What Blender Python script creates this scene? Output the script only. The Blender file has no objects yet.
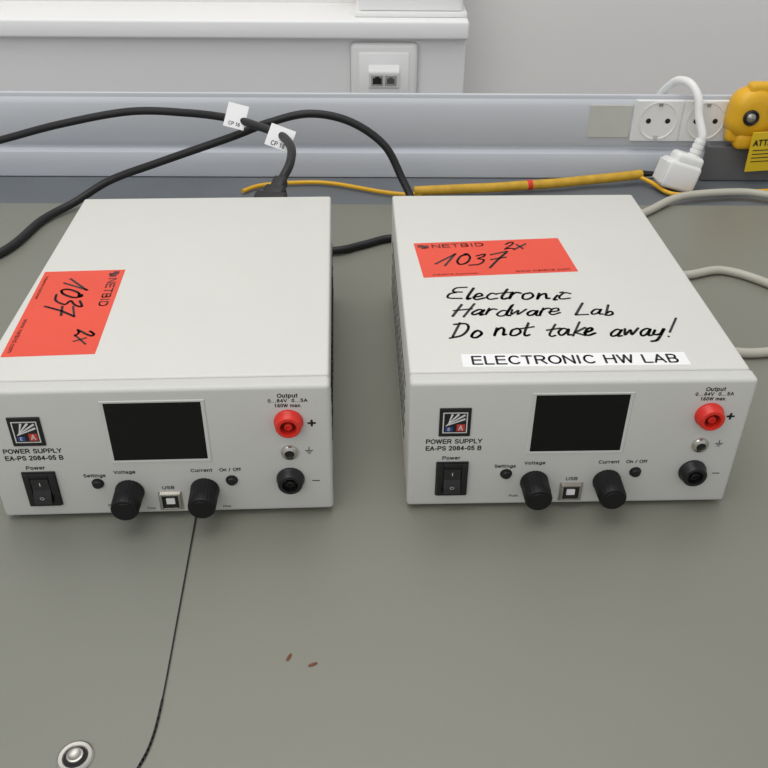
import bpy, bmesh, random
from math import *
from mathutils import Vector, Matrix
scene=bpy.context.scene
COL=scene.collection
scene.view_settings.view_transform='Standard'
mm=.001
random.seed(23)

# ------------------------------------------------------------ materials
def lin(c):
    return tuple(((v/255)/12.92 if v/255<=.04045 else ((v/255+.055)/1.055)**2.4) for v in c)+(1,)
def mat(name,rgb,rough=.5,metal=0,var=.04,scale=60,bump=0,bscale=400,spec=.5,coat=0):
    m=bpy.data.materials.new(name);m.use_nodes=True
    nt=m.node_tree;b=nt.nodes['Principled BSDF']
    tc=nt.nodes.new('ShaderNodeTexCoord')
    n=nt.nodes.new('ShaderNodeTexNoise');n.inputs['Scale'].default_value=scale;n.inputs['Detail'].default_value=5
    nt.links.new(tc.outputs['Object'],n.inputs['Vector'])
    r=nt.nodes.new('ShaderNodeValToRGB')
    c=lin(rgb)
    r.color_ramp.elements[0].position=.3;r.color_ramp.elements[1].position=.7
    r.color_ramp.elements[0].color=tuple(v*(1-var) for v in c[:3])+(1,)
    r.color_ramp.elements[1].color=tuple(min(1,v*(1+var)) for v in c[:3])+(1,)
    nt.links.new(n.outputs['Fac'],r.inputs['Fac']);nt.links.new(r.outputs['Color'],b.inputs['Base Color'])
    b.inputs['Roughness'].default_value=rough;b.inputs['Metallic'].default_value=metal
    b.inputs['Specular IOR Level'].default_value=spec
    b.inputs['Coat Weight'].default_value=coat
    if bump:
        n2=nt.nodes.new('ShaderNodeTexNoise');n2.inputs['Scale'].default_value=bscale;n2.inputs['Detail'].default_value=3
        nt.links.new(tc.outputs['Object'],n2.inputs['Vector'])
        bp=nt.nodes.new('ShaderNodeBump');bp.inputs['Strength'].default_value=bump;bp.inputs['Distance'].default_value=.0005
        nt.links.new(n2.outputs['Fac'],bp.inputs['Height']);nt.links.new(bp.outputs['Normal'],b.inputs['Normal'])
    return m
M_cover=mat('cover_paint',(211,211,205),.42,var=.012,scale=20,bump=.15,bscale=900)
M_bezel=mat('bezel_paint',(203,203,199),.45,var=.015,scale=20,bump=.1,bscale=900)
M_dark=mat('dark_gap',(30,30,30),.8)
M_black=mat('black_plastic',(20,20,22),.4,var=.1)
M_black2=mat('black_knob',(15,15,17),.5,var=.1,spec=.35)
M_rock=mat('rocker_black',(38,38,40),.2,var=.05)
M_screen=mat('screen_glass',(10,10,10),.25,var=.05,spec=.3)
M_frame=mat('screen_frame',(205,205,201),.35,var=.02)
M_ink=mat('ink',(24,24,28),.6,var=.05)
M_marker=mat('marker_ink',(18,18,22),.4,var=.1)
M_white=mat('white_plastic',(236,236,234),.4,var=.01)
M_whitelabel=mat('white_label',(240,240,240),.4,var=.01)
M_red=mat('red_plastic',(222,46,34),.35,var=.05)
M_redhole=mat('red_inner',(120,20,16),.5)
M_orange=mat('orange_sticker',(228,74,50),.45,var=.03,scale=30)
M_orangetxt=mat('sticker_ink',(90,30,30),.5)
M_metal=mat('nickel',(206,203,196),.25,metal=1,var=.05)
M_metal2=mat('steel',(178,176,170),.38,metal=1,var=.08)
M_blue=mat('logo_blue',(46,70,140),.5)
M_logored=mat('logo_red',(200,60,50),.5)
M_logowhite=mat('logo_white',(215,215,215),.5)
M_cable=mat('black_rubber',(20,20,22),.5,var=.1)
M_gcable=mat('grey_cable_pvc',(184,181,168),.5,var=.03)
M_yel=mat('yellow_sleeve',(206,162,46),.6,var=.16,scale=90,bump=.5,bscale=220)
M_yel2=mat('yellow_plastic',(230,176,30),.4,var=.04)
M_yel3=mat('yellow_tag',(238,204,44),.45,var=.03)
M_trunk=mat('trunking_paint',(202,205,210),.6,var=.02,scale=6,spec=.3)
M_trunk2=mat('trunking_lower',(196,200,206),.6,var=.02,scale=6,spec=.3)
M_tray=mat('cable_tray_paint',(104,109,114),.5,var=.08,scale=12)
M_desk=mat('desk_laminate',(127,127,116),.40,var=.03,scale=5,bump=.12,bscale=700)
M_mat=mat('bench_mat_rubber',(125,126,116),.40,var=.03,scale=5,bump=.12,bscale=700)
M_fleck=mat('brown_fleck',(110,62,40),.7)
M_wall=mat('wall_paint',(233,231,228),.7,var=.015,scale=4,bump=.1,bscale=150)
M_box=mat('white_enclosure',(237,237,236),.5,var=.01,scale=4)
M_lip=mat('ledge_white',(243,243,242),.45,var=.01,scale=4)
M_grey=mat('dark_grey_plastic',(100,101,102),.5,var=.05)
M_jack=mat('jack_grey',(176,175,171),.4,var=.05)
M_jackhole=mat('jack_inside',(92,90,87),.6,var=.1)
M_tape=mat('beige_label',(202,202,193),.5,var=.02)
M_floor=mat('floor_lino',(120,118,112),.6,var=.05,scale=8)
M_leg=mat('desk_leg_paint',(120,122,124),.5)

# ------------------------------------------------------------ helpers
def link(o,parent=None):
    COL.objects.link(o)
    if parent is not None:o.parent=parent
    return o
def mesh(name,bm,m,parent=None,smooth=False):
    bmesh.ops.recalc_face_normals(bm,faces=bm.faces)
    me=bpy.data.meshes.new(name);bm.to_mesh(me);bm.free()
    for x in (m if isinstance(m,(list,tuple)) else [m]):me.materials.append(x)
    if smooth:
        for p in me.polygons:p.use_smooth=True
        try: me.set_sharp_from_angle(angle=radians(35))
        except Exception: pass
    return link(bpy.data.objects.new(name,me),parent)
def empty(name,loc=(0,0,0),rz=0,label=None,cat=None,group=None):
    e=bpy.data.objects.new(name,None);e.empty_display_size=.02
    e.location=loc;e.rotation_euler=(0,0,rz);COL.objects.link(e)
    tagit(e,label,cat,group);return e
def tagit(o,label=None,cat=None,group=None):
    if label:o['label']=label
    if cat:o['category']=cat
    if group:o['group']=group
def merge(bm,t,M=None,mi=0):
    if M is not None:bmesh.ops.transform(t,matrix=M,verts=t.verts)
    mp={}
    for v in t.verts:mp[v]=bm.verts.new(v.co)
    for f in t.faces:
        try:
            nf=bm.faces.new([mp[v] for v in f.verts]);nf.material_index=mi
        except ValueError:pass
    t.free()
def abox(bm,x0,x1,y0,y1,z0,z1,bev=0,seg=2,mi=0,M=None,taper=None):
    t=bmesh.new()
    bmesh.ops.create_cube(t,size=1)
    for v in t.verts:
        k=taper if (taper and v.co.z>0) else 1
        v.co=Vector(((x0+x1)/2+k*v.co.x*(x1-x0),(y0+y1)/2+k*v.co.y*(y1-y0),(z0+z1)/2+v.co.z*(z1-z0)))
    if bev:bmesh.ops.bevel(t,geom=list(t.edges),offset=bev,segments=seg,profile=.5,affect='EDGES')
    merge(bm,t,M,mi)
def lathe(bm,prof,M=None,seg=32,mi=0,ribs=0,ribd=0):
    """prof: list of (r, h) along +Z"""
    t=bmesh.new();rings=[]
    for k,(r,h) in enumerate(prof):
        if r<1e-7:rings.append([t.verts.new((0,0,h))]);continue
        ring=[]
        for i in range(seg):
            a=2*pi*i/seg
            rr=r
            if ribs and 0<k<len(prof)-2:rr=r*(1-ribd*(.5+.5*cos(ribs*a)))
            ring.append(t.verts.new((rr*cos(a),rr*sin(a),h)))
        rings.append(ring)
    for a,b in zip(rings[:-1],rings[1:]):
        for i in range(seg):
            j=(i+1)%seg
            if len(a)==1 and len(b)==1:continue
            if len(a)==1:t.faces.new([a[0],b[i],b[j]])
            elif len(b)==1:t.faces.new([a[i],a[j],b[0]])
            else:t.faces.new([a[i],a[j],b[j],b[i]])
    merge(bm,t,M,mi)
def FM(u,z,y=0): # front panel frame: local Z points away from the panel (-y)
    return Matrix.Translation((u*mm,y,z*mm))@Matrix.Rotation(pi/2,4,'X')
def smoothpts(P,n=8):
    P=[Vector(p) for p in P]
    Q=[P[0]*2-P[1]]+P+[P[-1]*2-P[-2]]
    out=[]
    for i in range(1,len(Q)-2):
        a,b,c,d=Q[i-1:i+3]
        for k in range(n):
            t=k/n
            out.append(.5*((2*b)+(c-a)*t+(2*a-5*b+4*c-d)*t*t+(3*b-a-3*c+d)*t**3))
    out.append(P[-1]);return out
def tube(name,P,r,m,parent=None,n=10,res=6):
    cu=bpy.data.curves.new(name,'CURVE');cu.dimensions='3D';cu.bevel_depth=r;cu.bevel_resolution=res;cu.use_fill_caps=True
    S=smoothpts(P,n)
    sp=cu.splines.new('POLY');sp.points.add(len(S)-1)
    for q,s in zip(sp.points,S):q.co=(*s,1)
    o=bpy.data.objects.new(name,cu);COL.objects.link(o)
    me=bpy.data.meshes.new_from_object(o);bpy.data.objects.remove(o);bpy.data.curves.remove(cu)
    me.name=name;me.materials.clear();me.materials.append(m)
    for p in me.polygons:p.use_smooth=True
    return link(bpy.data.objects.new(name,me),parent)
def ribbon(bm,pts,w,z,M=None,mi=0,caps=True):
    t=bmesh.new();h=w/2
    for a,b in zip(pts[:-1],pts[1:]):
        d=Vector((b[0]-a[0],b[1]-a[1]))
        if d.length<1e-9:continue
        n=Vector((-d.y,d.x)).normalized()*h
        t.faces.new([t.verts.new((a[0]+n.x,a[1]+n.y,z)),t.verts.new((a[0]-n.x,a[1]-n.y,z)),t.verts.new((b[0]-n.x,b[1]-n.y,z)),t.verts.new((b[0]+n.x,b[1]+n.y,z))])
    for p in (pts if caps else pts[1:-1]):
        t.faces.new([t.verts.new((p[0]+h*cos(2*pi*i/8),p[1]+h*sin(2*pi*i/8),z)) for i in range(8)])
    merge(bm,t,M,mi)
# ---- plain grotesque stroke lettering (cap height 1)
def arc(cx,cy,rx,ry,a0,a1,n=9):
    return [(cx+rx*cos(radians(a0+(a1-a0)*i/n)),cy+ry*sin(radians(a0+(a1-a0)*i/n))) for i in range(n+1)]
bowl=arc(.28,.36,.24,.36,0,360,14)
S_={
'A':(.72,[[(.02,0),(.34,1),(.66,0)],[(.14,.34),(.54,.34)]]),
'B':(.68,[[(.06,0),(.06,1),(.36,1)]+arc(.36,.76,.2,.24,90,-90)+[(.06,.52)],[(.36,.52)]+arc(.38,.26,.22,.26,90,-90)+[(.06,0)]]),
'C':(.76,[arc(.4,.5,.34,.5,45,315,16)]),
'D':(.76,[[(.06,0),(.06,1),(.32,1)]+arc(.32,.5,.34,.5,90,-90,12)+[(.06,0)]]),
'E':(.66,[[(.6,1),(.06,1),(.06,0),(.62,0)],[(.06,.53),(.56,.53)]]),
'F':(.6,[[(.58,1),(.06,1),(.06,0)],[(.06,.52),(.5,.52)]]),
'H':(.74,[[(.06,0),(.06,1)],[(.66,0),(.66,1)],[(.06,.53),(.66,.53)]]),
'I':(.26,[[(.1,0),(.1,1)]]),
'K':(.68,[[(.06,0),(.06,1)],[(.62,1),(.06,.38)],[(.26,.58),(.64,0)]]),
'L':(.58,[[(.06,1),(.06,0),(.54,0)]]),
'N':(.74,[[(.06,0),(.06,1),(.66,0),(.66,1)]]),
'O':(.8,[arc(.4,.5,.36,.5,0,360,20)]),
'P':(.66,[[(.06,0),(.06,1),(.38,1)]+arc(.38,.73,.22,.27,90,-90)+[(.06,.46)]]),
'R':(.72,[[(.06,0),(.06,1),(.4,1)]+arc(.4,.74,.22,.26,90,-90)+[(.06,.48)],[(.36,.48),(.66,0)]]),
'S':(.68,[arc(.33,.75,.25,.25,20,270,10)+arc(.33,.25,.28,.25,90,-160,10)]),
'T':(.64,[[(0,1),(.6,1)],[(.3,1),(.3,0)]]),
'U':(.74,[[(.06,1),(.06,.34)]+arc(.36,.34,.3,.34,180,360)+[(.66,1)]]),
'V':(.68,[[(.02,1),(.33,0),(.64,1)]]),
'W':(.98,[[(.02,1),(.24,0),(.47,1),(.7,0),(.92,1)]]),
'Y':(.68,[[(.02,1),(.33,.45),(.64,1)],[(.33,.45),(.33,0)]]),
'0':(.58,[arc(.27,.5,.22,.5,0,360,16)]),
'1':(.58,[[(.1,.78),(.32,1),(.32,0)]]),
'2':(.58,[arc(.27,.74,.22,.26,170,-30,9)+[(.05,0),(.5,0)]]),
'3':(.58,[arc(.26,.75,.2,.25,160,-90,9)+arc(.26,.26,.23,.26,90,-160,9)]),
'4':(.58,[[(.4,0),(.4,1),(.03,.28),(.52,.28)]]),
'5':(.58,[[(.46,1),(.12,1),(.07,.5)]+arc(.26,.32,.23,.32,130,-150,10)]),
'6':(.58,[arc(.3,.7,.2,.3,40,180,7)+[(.07,.32)]+arc(.28,.31,.21,.31,180,540,14)]),
'8':(.58,[arc(.27,.76,.18,.24,-90,270,12),arc(.27,.27,.23,.26,0,360,14)]),
'-':(.36,[[(.04,.36),(.28,.36)]]),
'.':(.26,[[(.08,.0),(.1,.02)]]),
'/':(.32,[[(0,-.02),(.24,1.02)]]),
'+':(.6,[[(.04,.4),(.5,.4)],[(.27,.17),(.27,.63)]]),
' ':(.3,[]),
'a':(.58,[arc(.26,.5,.19,.22,150,0,7)+[(.45,.1),(.5,0)],[(.45,.42)]+arc(.25,.2,.2,.2,80,360,10)]),
'c':(.52,[arc(.28,.36,.23,.36,40,320,12)]),
'd':(.6,[bowl,[(.52,0),(.52,1)]]),
'e':(.58,[[(.05,.38),(.51,.38)]+arc(.28,.36,.23,.36,5,320,13)]),
'f':(.32,[[(.12,0),(.12,.82)]+arc(.24,.84,.12,.16,180,90,4),[(0,.7),(.28,.7)]]),
'g':(.6,[bowl,[(.52,.72),(.52,-.06)]+arc(.28,-.06,.24,.22,0,-160,8)]),
'h':(.58,[[(.06,0),(.06,1)],[(.06,.44)]+arc(.26,.48,.2,.24,170,0,7)+[(.46,0)]]),
'i':(.24,[[(.08,0),(.08,.72)],[(.08,.93),(.08,.99)]]),
'l':(.24,[[(.08,0),(.08,1)]]),
'm':(.86,[[(.06,0),(.06,.72)],arc(.24,.5,.18,.22,170,0,6)+[(.42,0)],arc(.6,.5,.18,.22,180,0,6)+[(.78,0)]]),
'n':(.58,[[(.06,0),(.06,.72)],[(.06,.44)]+arc(.26,.48,.2,.24,170,0,7)+[(.46,0)]]),
'o':(.6,[bowl]),
'p':(.6,[bowl,[(.05,.72),(.05,-.28)]]),
'r':(.36,[[(.06,0),(.06,.72)],arc(.26,.46,.2,.25,170,80,5)]),
's':(.52,[arc(.25,.54,.18,.18,20,270,8)+arc(.25,.18,.2,.18,90,-160,8)]),
't':(.32,[[(.12,.92),(.12,.12)]+arc(.22,.12,.1,.12,180,280,4),[(0,.7),(.26,.7)]]),
'u':(.58,[[(.06,.72),(.06,.24)]+arc(.26,.24,.2,.24,180,360,7)+[(.46,.72)],[(.46,.3),(.46,0)]]),
'w':(.76,[[(.0,.72),(.17,0),(.35,.72),(.53,0),(.7,.72)]]),
'x':(.52,[[(0,0),(.46,.72)],[(0,.72),(.46,0)]]),
'k':(.52,[[(.06,0),(.06,1)],[(.44,.72),(.06,.28)],[(.2,.42),(.48,0)]]),
'b':(.6,[bowl,[(.04,0),(.04,1)]]),
}
TRACK=.13
def text_bm(bm,s,M,width=None,height=None,bold=.12,mi=0):
    tot=sum(S_[c][0] for c in s)+TRACK*(len(s)-1)
    sx=width/tot if width else height
    sy=height or sx
    x=-tot/2
    for c in s:
        w,st=S_[c]
        for k in st:
            ribbon(bm,[((x+a)*sx,(b-.5)*sy) for a,b in k],bold*min(sx,sy),0,M,mi)
        x+=w+TRACK
# ---- marker handwriting (quick, angular strokes)
G={'E':(.6,[[(.6,1.0),(.2,.98),(.14,.62),(.44,.58)],[(.26,.58),(.04,.42),(.0,.06),(.5,.04)]]),
'l':(.22,[[(.16,1.12),(.03,.3),(.06,.0),(.16,.06)]]),
'e':(.42,[[(.0,.2),(.32,.38),(.28,.58),(.1,.5),(.03,.15),(.16,-.02),(.42,.16)]]),
'c':(.4,[[(.36,.5),(.18,.6),(.03,.25),(.12,0),(.4,.14)]]),
't':(.42,[[(.26,1.02),(.12,.2),(.2,0),(.34,.08)],[(-.04,.54),(.46,.7)]]),
'r':(.42,[[(.06,.58),(.03,.0),(.07,.34),(.22,.56),(.4,.5)]]),
'o':(.46,[[(.24,.56),(.06,.42),(.04,.08),(.24,.0),(.4,.26),(.3,.56),(.14,.5)]]),
'n':(.5,[[(.06,.56),(.03,0),(.08,.34),(.26,.56),(.34,.4),(.35,.04),(.48,.06)]]),
'i':(.2,[[(.08,.52),(.04,.04),(.13,.04)],[(.16,.8),(.24,.86)]]),
'H':(.66,[[(.14,1.05),(.0,-.06)],[(.62,1.08),(.46,-.1)],[(-.04,.42),(.62,.6)]]),
'a':(.52,[[(.38,.5),(.2,.58),(.03,.3),(.1,.02),(.28,.14),(.4,.54),(.36,.04),(.52,.06)]]),
'd':(.52,[[(.34,.44),(.16,.5),(.01,.2),(.12,0),(.3,.15),(.5,1.14)],[(.47,1.0),(.37,.12),(.48,.02)]]),
'w':(.6,[[(0,.52),(.08,.02),(.26,.42),(.34,.02),(.56,.56)]]),
'L':(.5,[[(.14,1.02),(.0,.04)],[(.0,.04),(.48,.08)]]),
'b':(.4,[[(.14,1.08),(.02,.06)],[(.04,.3),(.24,.42),(.32,.18),(.16,0),(.02,.05)]]),
'D':(.64,[[(.16,1.02),(.02,.0)],[(-.08,.92),(.36,1.0),(.56,.62),(.36,.12),(-.08,-.06)]]),
'k':(.46,[[(.16,1.04),(.02,0)],[(.4,.62),(.05,.26)],[(.05,.26),(.46,-.02)]]),
'y':(.5,[[(.06,.54),(.06,.16),(.26,.16),(.42,.58)],[(.42,.58),(.24,-.28),(-.04,-.44)]]),
'!':(.3,[[(.36,1.3),(.1,.3)],[(.04,.03),(.07,0)]]),
'1':(.55,[[(-.16,.15),(.42,1.02)],[(.42,1.02),(.2,-.04)]]),
'0':(.55,[[(.36,.86),(.12,.78),(.0,.3),(.14,.0),(.38,.12),(.48,.6),(.34,.94),(.22,.94)]]),
'3':(.52,[[(.02,.84),(.34,1.0),(.34,.76),(.12,.54),(.38,.4),(.26,.02),(-.14,-.06)]]),
'7':(.6,[[(-.04,.8),(.54,1.0)],[(.54,1.0),(.3,.4),(.12,-.3)],[(.04,.34),(.56,.5)]]),
'2':(.5,[[(.0,.72),(.2,1),(.38,.8),(.0,.02)],[(.0,.02),(.24,.12),(.52,-.02)]]),
'x':(.44,[[(0,.62),(.44,-.02)],[(.5,.7),(-.04,-.1)]]),
' ':(.5,[])}
def handwrite(bm,s,x0,y0,width,h,w,z,M=None,mi=0,shear=.22,rot=0,jit=1):
    gaps=[random.uniform(-.04,.07)*jit for c in s]
    tot=sum(G[c][0] for c in s)+sum(gaps)
    sx=width/tot;x=0
    for c,gp in zip(s,gaps):
        gw,st=G[c]
        dy=random.uniform(-.07,.07)*jit;sc=1+random.uniform(-.14,.14)*jit;sh=shear+random.uniform(-.12,.12)*jit
        for k in st:
            k=[(a+random.uniform(-.03,.03)*jit,b+random.uniform(-.035,.035)*jit) for a,b in k]
            P=smoothpts([(px,py,0) for px,py in k],4) if len(k)>2 else [Vector((a,b,0)) for a,b in k]
            Q=[]
            for p in P:
                X=(x+p.x)*sx+p.y*h*sh;Y=p.y*h*sc+dy*h
                Q.append((x0+X*cos(rot)-Y*sin(rot),y0+X*sin(rot)+Y*cos(rot)))
            ribbon(bm,Q,w*random.uniform(.8,1.15),z,M,mi)
        x+=gw+gp

# ------------------------------------------------------------ power supply
def psu(loc,rz,label):
    E=empty('power_supply',loc,rz,label,'power supply','two bench power supplies')
    W=174*mm;D=240*mm;z0=3*mm;z1=83*mm
    bm=bmesh.new();abox(bm,0,W,10.6*mm,D,z0,z1,1.6*mm,3);mesh('housing',bm,M_cover,E,True)
    bm=bmesh.new();abox(bm,1.2*mm,W-1.2*mm,6*mm,14*mm,z0+1*mm,z1-1.2*mm);mesh('chassis',bm,M_dark,E)
    bm=bmesh.new();abox(bm,-.4*mm,W+.4*mm,0,10*mm,z0-.6*mm,z1+.5*mm,2.2*mm,4);mesh('front_panel',bm,M_bezel,E,True)
    bm=bmesh.new();abox(bm,3*mm,W-3*mm,D-.5*mm,D+1*mm,z0+3*mm,z1-3*mm,.4*mm);mesh('rear_panel',bm,M_grey,E)
    for sx in (-.15*mm,W+.15*mm):
        bm=bmesh.new()
        for i in range(26):
            for j in range(5):
                y=(40+i*7)*mm;z=(18+j*9)*mm
                abox(bm,sx-.12*mm,sx+.12*mm,y,y+4.5*mm,z,z+2*mm)
        mesh('side_vent',bm,M_dark,E)
    for fx in (14,160):
        for fy in (20,222):
            bm=bmesh.new();lathe(bm,[(0,0),(5.5*mm,0),(6.5*mm,3.2*mm),(0,3.2*mm)],Matrix.Translation((fx*mm,fy*mm,0)),20)
            mesh('foot',bm,M_black,E,True)
    # screen
    bm=bmesh.new()
    u0,u1,s0,s1=61.2,112.8,37.9,77
    a,b,c,d=63.5,110.5,40,75.3
    def V(u,z,y):return bm.verts.new((u*mm,y,z*mm))
    o=[V(u0,s0,-.1*mm),V(u1,s0,-.1*mm),V(u1,s1,-.1*mm),V(u0,s1,-.1*mm)]
    p=[V(u0+.5,s0+.5,-.55*mm),V(u1-.5,s0+.5,-.55*mm),V(u1-.5,s1-.5,-.55*mm),V(u0+.5,s1-.5,-.55*mm)]
    q=[V(a,c,-.35*mm),V(b,c,-.35*mm),V(b,d,-.35*mm),V(a,d,-.35*mm)]
    for A,B in ((o,p),(p,q)):
        for i in range(4):
            j=(i+1)%4;bm.faces.new([A[i],A[j],B[j],B[i]])
    mesh('display_frame',bm,M_frame,E)
    bm=bmesh.new();abox(bm,(a-.3)*mm,(b+.3)*mm,-.45*mm,.5*mm,(c-.3)*mm,(d+.3)*mm,.1*mm);mesh('display',bm,M_screen,E)
    # logo badge
    bm=bmesh.new();abox(bm,15.0*mm,31.2*mm,-.8*mm,.2*mm,50.5*mm,68.3*mm,.4*mm);B=mesh('badge',bm,M_black,E)
    bm=bmesh.new()
    def poly(P,mi,y):
        f=bm.faces.new([bm.verts.new((a_*mm,y*mm,b_*mm)) for a_,b_ in P]);f.material_index=mi
    def fr(u0,u1,s0,s1,mi,y):poly([(u0,s0),(u1,s0),(u1,s1),(u0,s1)],mi,y)
    fr(16.8,29.4,52.9,66,0,-.95);fr(17.4,28.8,53.5,65.4,1,-1)
    for k,(xt,zt) in enumerate(((28.2,62.0),(28.0,64.4),(24.9,65),(21.6,65))):   # fan of slanted strokes
        xb,zb=18.4+.5*k,57.4+k*.5
        dx,dz=xt-xb,zt-zb;l=hypot(dx,dz);nx,nz=-dz/l,dx/l
        poly([(xb,zb),(xt+nx*-.6,zt+nz*-.6),(xt+nx*.6,zt+nz*.6),(xb+nx*.4,zb+nz*.4)],0,-1.03-.003*k)
    fr(18.2,22.0,54.2,56.8,3,-1.05);fr(24.0,28.2,54.2,58.6,2,-1.05)
    text_bm(bm,'E',FM(20.1,55.5,-1.08*mm),height=1.8*mm,bold=.16,mi=0)
    text_bm(bm,'A',FM(26.1,56.4,-1.08*mm),height=3.0*mm,bold=.16,mi=0)
    lo=mesh('emblem',bm,[M_logowhite,M_black,M_logored,M_blue],E);lo.parent=B
    # lettering
    y=-.12*mm
    def T(bm,s,u,z,w,h,b=.22):text_bm(bm,s,FM(u,z,y),width=w*mm,height=h*mm,bold=b)
    bm=bmesh.new()
    T(bm,'POWER SUPPLY',23.3,46.9,29,2.5,.22);T(bm,'EA-PS 2084-05 B',23.3,42.4,29,2.5,.23);T(bm,'Power',22.5,35.9,9.5,2.0)
    mesh('type_lettering',bm,M_ink,E)
    bm=bmesh.new()
    T(bm,'Settings',51.3,29.8,11.2,1.9);T(bm,'Voltage',67,31.7,11,1.9)
    T(bm,'USB',88,20.4,6.4,1.9);T(bm,'Current',106.5,31.7,11,1.9);T(bm,'On / Off',121.3,31.7,11,1.9)
    T(bm,'Push',57.5,9,5,1.4,.17);T(bm,'Fine',77.3,6.4,4,1.4,.17);T(bm,'Fine',117.5,6.4,4,1.4,.17)
    mesh('control_lettering',bm,M_ink,E)
    bm=bmesh.new()
    T(bm,'Output',153.5,78,10,2.1,.22);T(bm,'0...84V  0...5A',153.5,75,19.5,1.8,.22);T(bm,'160W max.',153.5,72,13.5,1.8,.22)
    T(bm,'+',165,61.5,4.2,7,.17)
    ribbon(bm,[(0,0),(3.6*mm,0)],.55*mm,0,FM(163.8,22.8,y))
    for (x1,y1,x2,y2) in ((0,0,0,2.2),(-2,0,2,0),(-1.3,-.9,1.3,-.9),(-.6,-1.8,.6,-1.8)):
        ribbon(bm,[(x1*mm,y1*mm),(x2*mm,y2*mm)],.42*mm,0,FM(162.8,43.2,y))
    mesh('output_lettering',bm,M_ink,E)
    # switch: thick frame, glossy rocker
    bm=bmesh.new()
    abox(bm,14.6*mm,31.8*mm,-.9*mm,.3*mm,10.6*mm,33.4*mm,.4*mm)
    for q in ((15.2,18.4,11.4,32.8),(28.2,31.3,11.4,32.8),(18.4,28.2,30.2,32.8),(18.4,28.2,11.4,14)):
        abox(bm,q[0]*mm,q[1]*mm,-2.2*mm,-.5*mm,q[2]*mm,q[3]*mm,.3*mm)
    S=mesh('power_switch',bm,M_black,E,True)
    bm=bmesh.new()
    pr=[(-.8,14.2),(-4.2,14.4),(-3.6,17.5),(-1.9,22.3),(-2.3,29.8),(-.8,30)]
    L=[bm.verts.new((18.8*mm,a*mm,b*mm)) for a,b in pr];R=[bm.verts.new((27.8*mm,a*mm,b*mm)) for a,b in pr]
    bm.faces.new(L);bm.faces.new(R)
    for i in range(6):
        j=(i+1)%6;bm.faces.new([L[i],L[j],R[j],R[i]])
    mesh('rocker',bm,M_rock,S)
    bm=bmesh.new()
    ribbon(bm,[(0,-1.0*mm),(0,1.0*mm)],.4*mm,0,FM(23.3,26.5,-2.45*mm))
    ribbon(bm,[(1.0*mm*cos(k*pi/8),.8*mm*sin(k*pi/8)) for k in range(17)],.3*mm,0,FM(23.3,18.3,-4.05*mm))
    mesh('switch_mark',bm,M_logowhite,S)
    for u in (52.2,121.6):
        bm=bmesh.new();lathe(bm,[(0,-.2*mm),(3.2*mm,-.2*mm),(3.2*mm,.4*mm),(2.6*mm,.6*mm),(2.5*mm,1.8*mm),(2*mm,2.2*mm),(0,2.3*mm)],FM(u,24.6),24)
        mesh('push_button',bm,M_black,E,True)
    for u in (67.8,107.0):
        bm=bmesh.new();lathe(bm,[(0,.2*mm),(7.7*mm,.2*mm),(7.7*mm,1.4*mm),(7.5*mm,1.8*mm),(7.4*mm,9*mm),(7.2*mm,14.6*mm),(6.4*mm,15.7*mm),(0,15.7*mm)],FM(u,18.8),96,ribs=24,ribd=.03)
        K=mesh('knob',bm,M_black2,E,True)
        bm=bmesh.new();lathe(bm,[(0,15.7*mm),(5*mm,15.7*mm),(4.8*mm,16*mm),(0,16*mm)],FM(u,18.8),32);mesh('knob_cap',bm,M_black2,K,True)
    # usb port
    bm=bmesh.new()
    abox(bm,82*mm,94.6*mm,-.3*mm,.3*mm,5*mm,17.8*mm,.1*mm)
    for q in ((83.0,84.0,6.4,16.8),(92.6,93.6,6.4,16.8),(84.0,92.6,15.8,16.8),(84.0,92.6,6.4,7.4)):
        abox(bm,q[0]*mm,q[1]*mm,-1.8*mm,.1*mm,q[2]*mm,q[3]*mm,.1*mm)
    U=mesh('usb_port',bm,M_metal,E)
    bm=bmesh.new();abox(bm,84*mm,92.6*mm,-.6*mm,-.3*mm,7.4*mm,15.8*mm);mesh('port_opening',bm,M_dark,U)
    bm=bmesh.new();abox(bm,86*mm,90.6*mm,-1.4*mm,-.5*mm,9.8*mm,13.6*mm,.2*mm);mesh('port_tongue',bm,M_white,U)
    # terminals
    for u,z,m1,m2,nm in ((153.3,62,M_red,M_redhole,'red'),(152.3,24.6,M_black,M_dark,'black')):
        bm=bmesh.new();lathe(bm,[(0,0),(7.4*mm,0),(7.4*mm,1.2*mm),(6.9*mm,1.8*mm),(6.5*mm,5.2*mm),(5.8*mm,6*mm),(4.2*mm,6*mm),(4*mm,2.4*mm),(0,2.4*mm)],FM(u,z),40)
        T_=mesh('output_terminal',bm,m1,E,True);T_['label']=nm+' round banana output terminal'
        bm=bmesh.new();lathe(bm,[(4*mm,2.3*mm),(3.9*mm,3.0*mm),(2.9*mm,3.2*mm),(2.7*mm,2.5*mm),(0,2.5*mm)],FM(u,z),24);mesh('contact_ring',bm,m2 if nm=='red' else M_rock,T_,True)
        bm=bmesh.new();lathe(bm,[(2.2*mm,2.6*mm),(2.0*mm,5*mm),(1.4*mm,5.2*mm),(1.2*mm,4.2*mm),(0,4.2*mm)],FM(u,z),16);mesh('socket_pin',bm,m1,T_,True)
    bm=bmesh.new();lathe(bm,[(0,0),(4.6*mm,0),(4.5*mm,.8*mm),(4.0*mm,1.6*mm),(2.5*mm,2.2*mm),(2.1*mm,.6*mm),(0,.6*mm)],FM(152.8,42.4),28)
    Gs=mesh('earth_socket',bm,M_metal,E,True)
    bm=bmesh.new();lathe(bm,[(2.1*mm,.8*mm),(0,.9*mm)],FM(152.8,42.4),16);mesh('socket_hole',bm,M_dark,Gs)
    return E
TOP=83*mm
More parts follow.
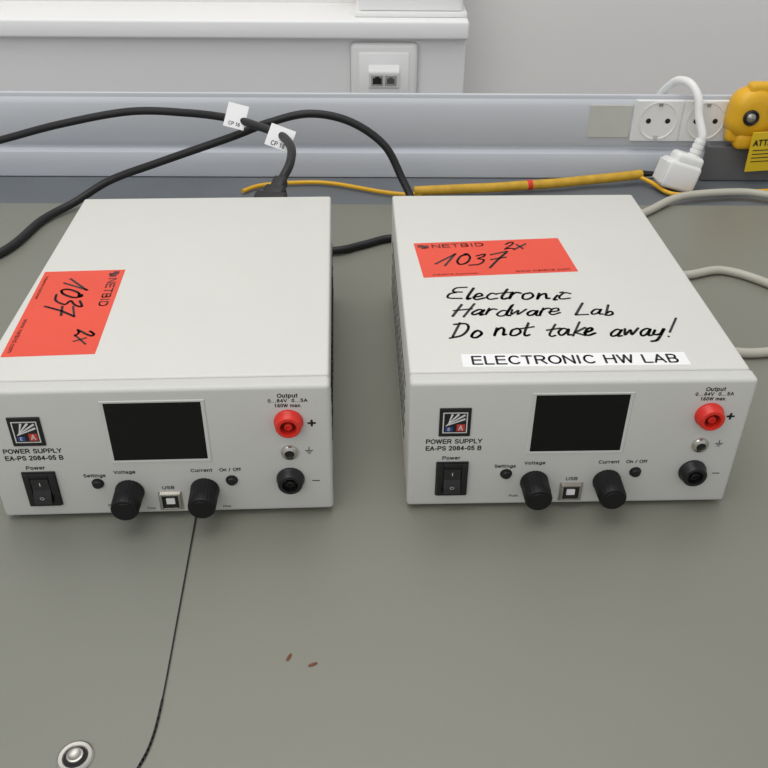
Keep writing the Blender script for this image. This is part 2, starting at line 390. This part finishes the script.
def orange_sticker(E,M,x2):
    bm=bmesh.new();abox(bm,0,95*mm,0,47.5*mm,0,.12*mm,0,M=M);S=mesh('orange_sticker',bm,M_orange,E)
    z=.2*mm
    bm=bmesh.new()
    def sq(a,b,c,d):
        t=bmesh.new();t.faces.new([t.verts.new((a*mm,c*mm,z)),t.verts.new((b*mm,c*mm,z)),t.verts.new((b*mm,d*mm,z)),t.verts.new((a*mm,d*mm,z))]);merge(bm,t,M)
    sq(2,6,41,44.5);sq(6,9,39.5,43.5);sq(4,7,38.8,41)
    text_bm(bm,'NETBID',M@Matrix.Translation((28*mm,42*mm,z)),width=34*mm,height=4.4*mm,bold=.22)
    mesh('sticker_logo',bm,M_orangetxt,S)
    bm=bmesh.new()
    text_bm(bm,'Industrie-Auktionen',M@Matrix.Translation((20*mm,3*mm,z)),width=28*mm,height=1.6*mm,bold=.2)
    mesh('sticker_print',bm,M_orangetxt,S)
    bm=bmesh.new()
    text_bm(bm,'www.netbid.com',M@Matrix.Translation((74*mm,3.4*mm,z)),width=34*mm,height=2.2*mm,bold=.2)
    mesh('sticker_print',bm,M_orangetxt,S)
    bm=bmesh.new()
    handwrite(bm,'1037',12*mm,15*mm,40*mm,15*mm,1.45*mm,.28*mm,M,shear=.35,rot=.0,jit=.8)
    mesh('handwritten_number',bm,M_marker,S)
    bm=bmesh.new()
    handwrite(bm,'2x',x2*mm,34*mm,12*mm,9*mm,1.25*mm,.28*mm,M,shear=.35,jit=.7)
    mesh('handwritten_count',bm,M_marker,S)
R=psu((.018,.3557,0),.0224,'off-white bench power supply with handwritten note on its top')
L=psu((-.1962,.3465,.0006),.0372,'off-white bench power supply with sideways orange sticker on top')
orange_sticker(R,Matrix.Translation((14*mm,112.5*mm,TOP))@Matrix.Rotation(radians(4),4,'Z'),57)
orange_sticker(L,Matrix.Translation((3*mm,127*mm,TOP))@Matrix.Rotation(radians(-88.2),4,'Z'),70)
bm=bmesh.new()
handwrite(bm,'Electronic',26*mm,85.5*mm,71*mm,12*mm,1.55*mm,TOP+.15*mm,rot=-.02,shear=.3)
handwrite(bm,'Hardware Lab',27*mm,67*mm,91*mm,11.5*mm,1.55*mm,TOP+.15*mm,rot=-.01,shear=.3)
handwrite(bm,'Do not take away!',25*mm,44.5*mm,120*mm,13*mm,1.55*mm,TOP+.15*mm,rot=-.01,shear=.3)
mesh('handwritten_note',bm,M_marker,R)
bm=bmesh.new();abox(bm,-58.5*mm,58.5*mm,-6.0*mm,6.0*mm,0,.1*mm,M=Matrix.Translation((86*mm,20.8*mm,TOP)))
S=mesh('label_strip',bm,M_whitelabel,R)
bm=bmesh.new();text_bm(bm,'ELECTRONIC HW LAB',Matrix.Translation((86*mm,20.8*mm,TOP+.2*mm)),width=107*mm,height=7.2*mm,bold=.17)
mesh('strip_lettering',bm,M_ink,S)

# ------------------------------------------------------------ desk
DK=empty('desk',(0,.25,-.75),0,'grey laminate workbench under both power supplies','desk')
def kid(name,bm,m,P,smooth=False):
    o=mesh(name,bm,m,P,smooth);o.matrix_parent_inverse=Matrix.Translation(-Vector(P.location));return o
bm=bmesh.new();abox(bm,-.95,.95,-.25,.777,-.028,0,.0012,2);kid('tabletop',bm,M_desk,DK)
for x in (-.88,.88):
    for y in (-.2,.72):
        bm=bmesh.new();abox(bm,x-.025,x+.025,y-.025,y+.025,-.75,-.028,.002);kid('leg',bm,M_leg,DK)
bm=bmesh.new()
o=[(-.115,.774),(-.0915,.235),(-.0922,.214),(-.0960,.201),(-.1035,.190),(-.116,.183),(-.13,.180),(-.2,.178),(-.93,.178),(-.93,.774)]
vt=[bm.verts.new((x,y,.0006)) for x,y in o];vb=[bm.verts.new((x,y,0.0002)) for x,y in o]
bm.faces.new(vt);bm.faces.new(vb[::-1])
for i in range(len(o)):
    j=(i+1)%len(o);bm.faces.new([vt[i],vb[i],vb[j],vt[j]])
MT=mesh('bench_mat',bm,M_mat);tagit(MT,'thin grey antistatic mat with rounded corner on the desk','mat')
bm=bmesh.new()
seam=[(p.x,p.y) for p in smoothpts([(x+.0002,y,0) for x,y in [(-.1147,.774),(-.1000,.44),(-.0957,.34),(-.0932,.28)]+o[1:9]],6)]
for a,b in zip(seam[:-1],seam[1:]):
    wd=.0007 if a[1]>.24 else .0011
    ribbon(bm,[a,b],wd,.0007)
mesh('mat_edge',bm,M_dark,MT)
MS=Matrix.Translation((-.121,.208,0))
bm=bmesh.new();lathe(bm,[(0,.0006),(7.4*mm,.0006),(7.4*mm,1.1*mm),(6.6*mm,1.6*mm),(5.2*mm,1.5*mm),(4.7*mm,1.0*mm),(0,1.0*mm)],MS,40)
ST=mesh('snap_stud',bm,M_metal2,MT,True)
bm=bmesh.new();lathe(bm,[(4.75*mm,1.05*mm),(0,1.1*mm)],MS,32);mesh('stud_recess',bm,M_dark,ST)
bm=bmesh.new();lathe(bm,[(3.4*mm,1.1*mm),(3.3*mm,2.6*mm),(2.6*mm,2.8*mm),(1.6*mm,2.2*mm),(0,2.1*mm)],MS,32);mesh('stud_post',bm,M_metal2,ST,True)
for x,y,a in ((-.0385,.2575,1.2),(-.0275,.2535,.4)):
    bm=bmesh.new();t=bmesh.new();bmesh.ops.create_icosphere(t,subdivisions=2,radius=1)
    for v in t.verts:v.co=Vector((v.co.x*2.3*mm*(1+.2*sin(9*v.co.y)),v.co.y*.8*mm,v.co.z*.25*mm))
    merge(bm,t,Matrix.Translation((x,y,.0003))@Matrix.Rotation(a,4,'Z'))
    f=mesh('debris_fleck',bm,M_fleck,None,True);tagit(f,'tiny reddish brown fleck lying on the desk','debris','brown flecks on the desk')

# ------------------------------------------------------------ trunking behind desk
TR=empty('cable_trunking',(0,.86,-.02),0,'pale grey cable trunking with sockets along the desk rear','cable trunking')
def prof(name,P,x0,x1,m,parent=TR,smooth=False):
    bm=bmesh.new()
    A=[bm.verts.new((x0,y,z)) for y,z in P];B=[bm.verts.new((x1,y,z)) for y,z in P]
    bm.faces.new(A);bm.faces.new(B)
    for i in range(len(P)):
        j=(i+1)%len(P);bm.faces.new([A[i],A[j],B[j],B[i]])
    return kid(name,bm,m,parent,smooth)
prof('trunking_body',[(.905,-.02),(.905,.062),(.869,.0770),(.8665,.0775),(.865,.0768),(.8645,.075),(.8645,-.02)],-.95,.95,M_trunk,smooth=True)
face=[(.8647-.0050*sin(pi*(i/16))**.45,.0735-.0485*i/16) for i in range(17)]
prof('trunking_cover',face,-.95,.95,M_trunk,smooth=True)
low=[(.8645,.0235),(.858,.0228),(.855,.0212),(.8535,.0175),(.8525,.011),(.852,.004),(.852,-.0025),(.8645,-.0025)]
prof('lower_rail',low,-.95,.95,M_trunk2,smooth=True)
TY=empty('cable_tray',(0,.814,-.02),0,'flat grey tray filling the gap behind the desk','cable tray')
prof('tray_plate',[(.850,-.003),(.7775,-.003),(.7775,-.02),(.850,-.02)],-.95,.95,M_tray,TY)
bm=bmesh.new();abox(bm,.212,.253,.8590,.8605,.037,.069,.0004);kid('blank_plate',bm,M_tape,TR)
bm=bmesh.new();abox(bm,.2550,.42,.8583,.8605,.0335,.0745,.0006);kid('socket_strip',bm,M_white,TR)
for x in (.2795,.3265,.3735):
    so=empty('wall_outlet',(x,.8585,.0545),0,'white double-hole mains socket set into the grey trunking','socket','mains sockets in the trunking')
    def lk(n,bm,m,P=None,sm=False):
        return mesh(n,bm,m,P or so,sm)
    bm=bmesh.new();abox(bm,-.0228,.0228,-.0020,.001,-.0205,.0198,.0008);pl=lk('cover_plate',bm,M_white)
    bm=bmesh.new();lathe(bm,[(.0188,.0021),(.0188,.0029),(.0178,.0029),(.0170,.0022),(0,.00215)],Matrix.Rotation(pi/2,4,'X'),40);lk('socket_well',bm,M_white,pl,True)
    for dx in (-.0095,.0095):
        bm=bmesh.new();lathe(bm,[(.0026,.0024),(0,.0025)],Matrix.Translation((dx,0,0))@Matrix.Rotation(pi/2,4,'X'),16);lk('pin_hole',bm,M_dark,pl)
    for dz in (-.0162,.0162):
        bm=bmesh.new();abox(bm,-.002,.002,-.0037,-.0023,dz-.0016,dz+.0016,.0003);lk('earth_clip',bm,M_metal,pl)
bm=bmesh.new();abox(bm,.330,.46,.845,.8516,-.0025,.033,.001)
kid('end_cover',bm,M_grey,TR)

# ------------------------------------------------------------ wall structures
def struct(name,bm,m,sm=False):
    o=mesh(name,bm,m,None,sm);o['kind']='structure';return o
bm=bmesh.new();abox(bm,-1.6,1.6,1.16,1.26,-.75,1.6);struct('wall_back',bm,M_wall)
bm=bmesh.new();abox(bm,-1.6,1.6,-1.2,1.16,-.8,-.75);struct('floor',bm,M_floor)
bm=bmesh.new();abox(bm,-1.6,.107,1.072,1.16,-.75,.096,.001);struct('trim_1',bm,M_box)
bm=bmesh.new();abox(bm,-1.6,.1085,1.058,1.16,.083,.1035,.003,3);struct('trim_2',bm,M_lip,True)
WB=empty('ledge_box',(.042,1.11,.1035),0,'white plastic box standing on the wall ledge','box')
bm=bmesh.new();abox(bm,-.065,.0655,-.034,.045,0,.006,.002);mesh('box_base',bm,M_white,WB,True)
bm=bmesh.new();abox(bm,-.060,.060,-.030,.042,.006,.16,.003);mesh('box_body',bm,M_lip,WB,True)
# network socket
NS=empty('network_socket',(.011,1.072,.038),0,'white square network wall socket with two jacks','network socket')
bm=bmesh.new();abox(bm,-.040,.040,-.009,0,-.040,.040,.006,5);mesh('socket_frame',bm,M_white,NS,True)
bm=bmesh.new();abox(bm,-.0295,.0295,-.0105,-.0085,-.0295,.0295,.001,2);F2=mesh('socket_insert',bm,M_lip,NS,True)
bm=bmesh.new()
pr=[(-.0100,.017),(-.0150,.0095),(-.0155,.0075),(-.0125,-.0095),(-.0100,-.012)]
A=[bm.verts.new((-.018,a,b)) for a,b in pr];B=[bm.verts.new((.0180,a,b)) for a,b in pr]
bm.faces.new(A);bm.faces.new(B)
for i in range(5):
    j=(i+1)%5;bm.faces.new([A[i],A[j],B[j],B[i]])
mesh('jack_hood',bm,M_white,F2)
slope=atan2(.003,.017)
MJ=Matrix.Translation((0,-.0141,-.001))@Matrix.Rotation(slope,4,'X')
for x in (-.008,.008):
    bm=bmesh.new();abox(bm,x-.0070,x+.0070,-.0006,.0005,-.0065,.0065,.0004,M=MJ);mesh('jack',bm,M_jack,F2)
    k=1 if x<0 else .85
    bm=bmesh.new();abox(bm,x-.0052*k,x+.0052*k,-.001,-.0005,-.0042*k,.0032*k,M=MJ);abox(bm,x-.0026*k,x+.0026*k,-.001,-.0005,.0032*k,.0050*k,M=MJ)
    mesh('jack_opening',bm,M_dark if x<0 else M_jackhole,F2)

# ------------------------------------------------------------ cables
def cable(nm,label,cat='cable',group=None):
    return empty(nm,(0,0,0),0,label,cat,group)
C1=cable('power_cable','black power cable with white tags arching to the power supply')
tube('cord',[(-.55,.80,.0),(-.42,.80,.034),(-.347,.80,.052),(-.289,.80,.067),(-.223,.80,.079),(-.168,.79,.081),(-.125,.765,.084),(-.098,.735,.087),(-.077,.705,.090),(-.066,.675,.0905),(-.065,.652,.086),(-.070,.637,.079)],.0035,M_cable,C1)
def iec(P,x,y,z,rz,tilt=0,s=1):
    M=Matrix.Translation((x,y,z))@Matrix.Rotation(rz,4,'Z')@Matrix.Rotation(tilt,4,'X')@Matrix.Scale(s,4)
    bm=bmesh.new();abox(bm,-.0135,.0135,0,.026,-.009,.009,.003,3,M=M)
    abox(bm,-.009,.009,.024,.036,-.007,.007,.003,3,M=M)
    abox(bm,-.0055,.0055,.034,.048,-.005,.005,.002,3,M=M)
    return mesh('connector',bm,M_cable,P,True)
iec(C1,-.081,.598,.062,-.25,.38,.92)
C2=cable('power_cable','black power cable looping over the desk behind the units')
tube('cord',[(-.36,.60,.0045),(-.310,.661,.0045),(-.296,.727,.0045),(-.275,.760,.008),(-.246,.78,.021),(-.197,.78,.039),(-.131,.78,.062),(-.094,.78,.076),(-.058,.78,.084),(-.022,.78,.077),(.009,.775,.057),(.026,.765,.028),(.040,.745,.008),(.06,.71,.005),(.08,.68,.012),(.092,.655,.030),(.096,.640,.040)],.0036,M_cable,C2)
iec(C2,.096,.599,.044,.0)
C3=cable('signal_cable','thin black cable lying on the desk between the units')
tube('cord',[(-.15,.64,.0044),(-.10,.665,.0044),(-.037,.668,.0040),(-.012,.680,.0034),(.012,.694,.0034),(.03,.69,.0034),(.044,.665,.0034),(.05,.612,.0034)],.0033,M_cable,C3)
def cabtag(P,c,rx,ry,rz,w,h,txt):
    M=Matrix.Translation(c)@Matrix.Rotation(rz,4,'Z')@Matrix.Rotation(rx,4,'X')@Matrix.Rotation(ry,4,'Z')
    bm=bmesh.new();abox(bm,-w/2,w/2,-h/2,h/2,-.0003,.0003,M=M);t=mesh('cable_tag',bm,M_whitelabel,P)
    bm=bmesh.new();text_bm(bm,txt,M@Matrix.Translation((0,-h*.32,.0005)),width=w*.55,bold=.17);mesh('tag_lettering',bm,M_ink,t)
cabtag(C1,(-.1195,.7545,.0895),1.0,-.25,0,.018,.021,'CP 16')
cabtag(C1,(-.0765,.699,.0895),1.0,-.35,0,.021,.018,'CP 16')

Y1=cable('yellow_cable','thin yellow cable trailing along the trunking tray')
tube('cord',[(-.128,.806,.0004),(-.112,.821,.0004),(-.08,.828,.0006),(-.044,.827,.0006),(.005,.806,.0006),(.028,.799,.0008),(.045,.798,.0014)],.0020,M_yel2,Y1)
Y2=cable('cable_sleeve','thick yellow cable sleeve lying along the trunking tray')
tube('sleeve',[(.038,.8,.0035),(.08,.804,.0042),(.115,.8065,.0048),(.142,.813,.0043),(.18,.818,.0052),(.21,.826,.0052),(.24,.830,.0068),(.266,.836,.0075)],.0046,M_yel,Y2)
tube('sleeve_band',[(.1490,.8140,.0044),(.1500,.8142,.0045),(.1520,.8145,.0045),(.1535,.8148,.0045)],.0050,M_red,Y2)
tube('sleeve_tail',[(.262,.835,.0065),(.275,.824,.003),(.29,.803,.0005),(.33,.806,.0005),(.42,.815,.0005)],.002,M_yel2,Y2)
bm=bmesh.new();t=bmesh.new();bmesh.ops.create_cone(t,segments=16,radius1=.0035,radius2=.0022,depth=.014,cap_ends=True)
merge(bm,t,Matrix.Translation((.2715,.8365,.0080))@Matrix.Rotation(pi/2,4,'Y'));mesh('sleeve_tip',bm,M_black,Y2,True)
G1=cable('grey_cable','light grey cable curving along the rear of the desk')
tube('cord',[(.17,.70,.0037),(.21,.722,.0037),(.249,.751,.0037),(.291,.785,.005),(.345,.797,.005),(.377,.790,.005),(.44,.76,.0037),(.5,.74,.0037)],.0036,M_gcable,G1)
G2=cable('grey_cable','beige grey cable looped on the desk beside the unit')
tube('cord',[(.15,.625,.0037),(.2,.625,.0037),(.248,.626,.0037),(.282,.635,.0037),(.312,.611,.0037),(.335,.570,.0037),(.322,.53,.0037),(.285,.514,.0037),(.250,.511,.0037),(.222,.53,.0037),(.208,.575,.0037),(.218,.66,.0037),(.2,.70,.0037)],.0034,M_gcable,G2)

# white mains plug: chunky angled body with short grip and cord
WP=cable('mains_plug','chunky white mains plug with white cord hanging over the trunking','plug')
M=Matrix.Translation((.299,.8225,.0165))@Matrix.Rotation(.28,4,'Y')@Matrix.Rotation(-.12,4,'X')
bm=bmesh.new()
abox(bm,-.0185,.0165,-.0130,.0130,-.0175,.0095,.004,3,M=M)
abox(bm,-.0125,.0160,-.0110,.0110,.0035,.0175,.0040,3,M=M)
abox(bm,-.0195,-.0175,-.0115,.0115,-.0145,.0065,.0005,1,M=M)
mesh('plug_body',bm,M_white,WP,True)
bm=bmesh.new()
for k in range(4):
    lathe(bm,[(0,.0155+k*.0045),(.0062-.0003*k,.0155+k*.0045),(.0062-.0003*k,.0185+k*.0045),(.0048,.019+k*.0045),(.0048,.020+k*.0045),(0,.020+k*.0045)],M@Matrix.Translation((.007,0,0)),20)
mesh('strain_relief',bm,M_white,WP,True)
tube('cord',[M@Vector((.007,0,.030)),M@Vector((.0065,0,.037)),(.3115,.836,.066),(.3100,.842,.080),(.3055,.852,.0895),(.300,.864,.0915),(.295,.880,.085),(.291,.908,.06),(.289,.93,.02)],.0040,M_white,WP)
# yellow earthing plug
EP=cable('earthing_plug','yellow earth bonding plug with hanging tag in trunking socket','plug')
M=Matrix.Translation((.3665,.8555,.0665))@Matrix.Rotation(pi/2,4,'X')
t=bmesh.new();lathe(t,[(0,.0),(.024,.0),(.0255,.004),(.025,.013),(.023,.018),(.0185,.0215),(.012,.0225),(0,.0225)],None,48)
for v in t.verts:
    a=atan2(v.co.y,v.co.x);k=1+.06*cos(3*a+.6)+.035*cos(5*a)
    v.co.x*=k;v.co.y*=k*.98
bm=bmesh.new();merge(bm,t,M)
abox(bm,-.014,.020,-.034,-.018,.004,.021,.005,3,M=M)
abox(bm,-.022,-.006,-.028,-.012,.004,.016,.004,3,M=M)
abox(bm,-.010,.016,.016,.0295,.004,.018,.004,3,M=M);mesh('plug_body',bm,M_yel2,EP,True)
MC=M@Matrix.Translation((-.006,-.001,0))
bm=bmesh.new();lathe(bm,[(.0075,.0215),(.0075,.0245),(.0062,.0255),(.0052,.0245),(.0050,.022)],MC,28);mesh('stud_ring',bm,M_black,EP,True)
bm=bmesh.new();lathe(bm,[(.0051,.0226),(.0048,.0245),(.0025,.0265),(0,.0268)],MC,24);mesh('stud_centre',bm,M_metal2,EP,True)
bm=bmesh.new();lathe(bm,[(.0032,.0205),(.003,.0238),(0,.024)],M@Matrix.Translation((.012,.006,0)),20);mesh('side_stud',bm,M_black,EP,True)
MF=Matrix.Translation((.381,.8265,.0545))@Matrix.Rotation(.15,4,'X')@Matrix.Rotation(-.08,4,'Y')
bm=bmesh.new();abox(bm,-.0175,.026,-.0005,.0005,-.042,0,.0003,M=MF);TG=mesh('warning_tag',bm,M_yel3,EP)
bm=bmesh.new();MF=MF@Matrix.Rotation(pi/2,4,'X')
text_bm(bm,'ATTENTION',MF@Matrix.Translation((.0052,-.011,.0009)),width=.040,height=.0055,bold=.22)
for yy in (-.019,-.023,-.027,-.031):abox(bm,-.014,.022,yy-.0004,yy+.0004,.0007,.0009,M=MF)
mesh('tag_lettering',bm,M_ink,TG)

# ------------------------------------------------------------ light
w=bpy.data.worlds.new('w');scene.world=w;w.use_nodes=True
w.node_tree.nodes['Background'].inputs['Color'].default_value=(.97,.98,1,1)
w.node_tree.nodes['Background'].inputs['Strength'].default_value=.54
def area(loc,tgt,size,e,col):
    l=bpy.data.lights.new('soft_area_light','AREA');l.energy=e;l.size=size[0];l.size_y=size[1];l.shape='RECTANGLE';l.color=col
    o=bpy.data.objects.new('soft_area_light',l);o.location=loc
    o.rotation_euler=(Vector(tgt)-Vector(loc)).to_track_quat('-Z','Y').to_euler();COL.objects.link(o)
area((-.2,.6,1.7),(0,.5,0),(2.0,1.2),18,(1,.985,.965))  # large soft overhead area lamp, out of view
area((-.6,-1.0,1.2),(0,.5,0),(1.6,1.2),8,(1,.985,.97))  # weaker unseen area lamp from front left, behind the camera
# ------------------------------------------------------------ camera
H,psi,th,ro,f=0.32725,0.01341,0.60144,0.00872,875.36566
fw=Vector((sin(psi)*cos(th),cos(psi)*cos(th),-sin(th)));r=Vector((cos(psi),-sin(psi),0));u=r.cross(fw)
r2=cos(ro)*r+sin(ro)*u;u2=-sin(ro)*r+cos(ro)*u
cd=bpy.data.cameras.new('camera');cd.sensor_width=36;cd.lens=36*f/768;cd.clip_start=.01
co=bpy.data.objects.new('camera',cd);COL.objects.link(co)
m=Matrix((r2,u2,-fw)).transposed().to_4x4();m.translation=Vector((0,0,H));co.matrix_world=m
scene.camera=co
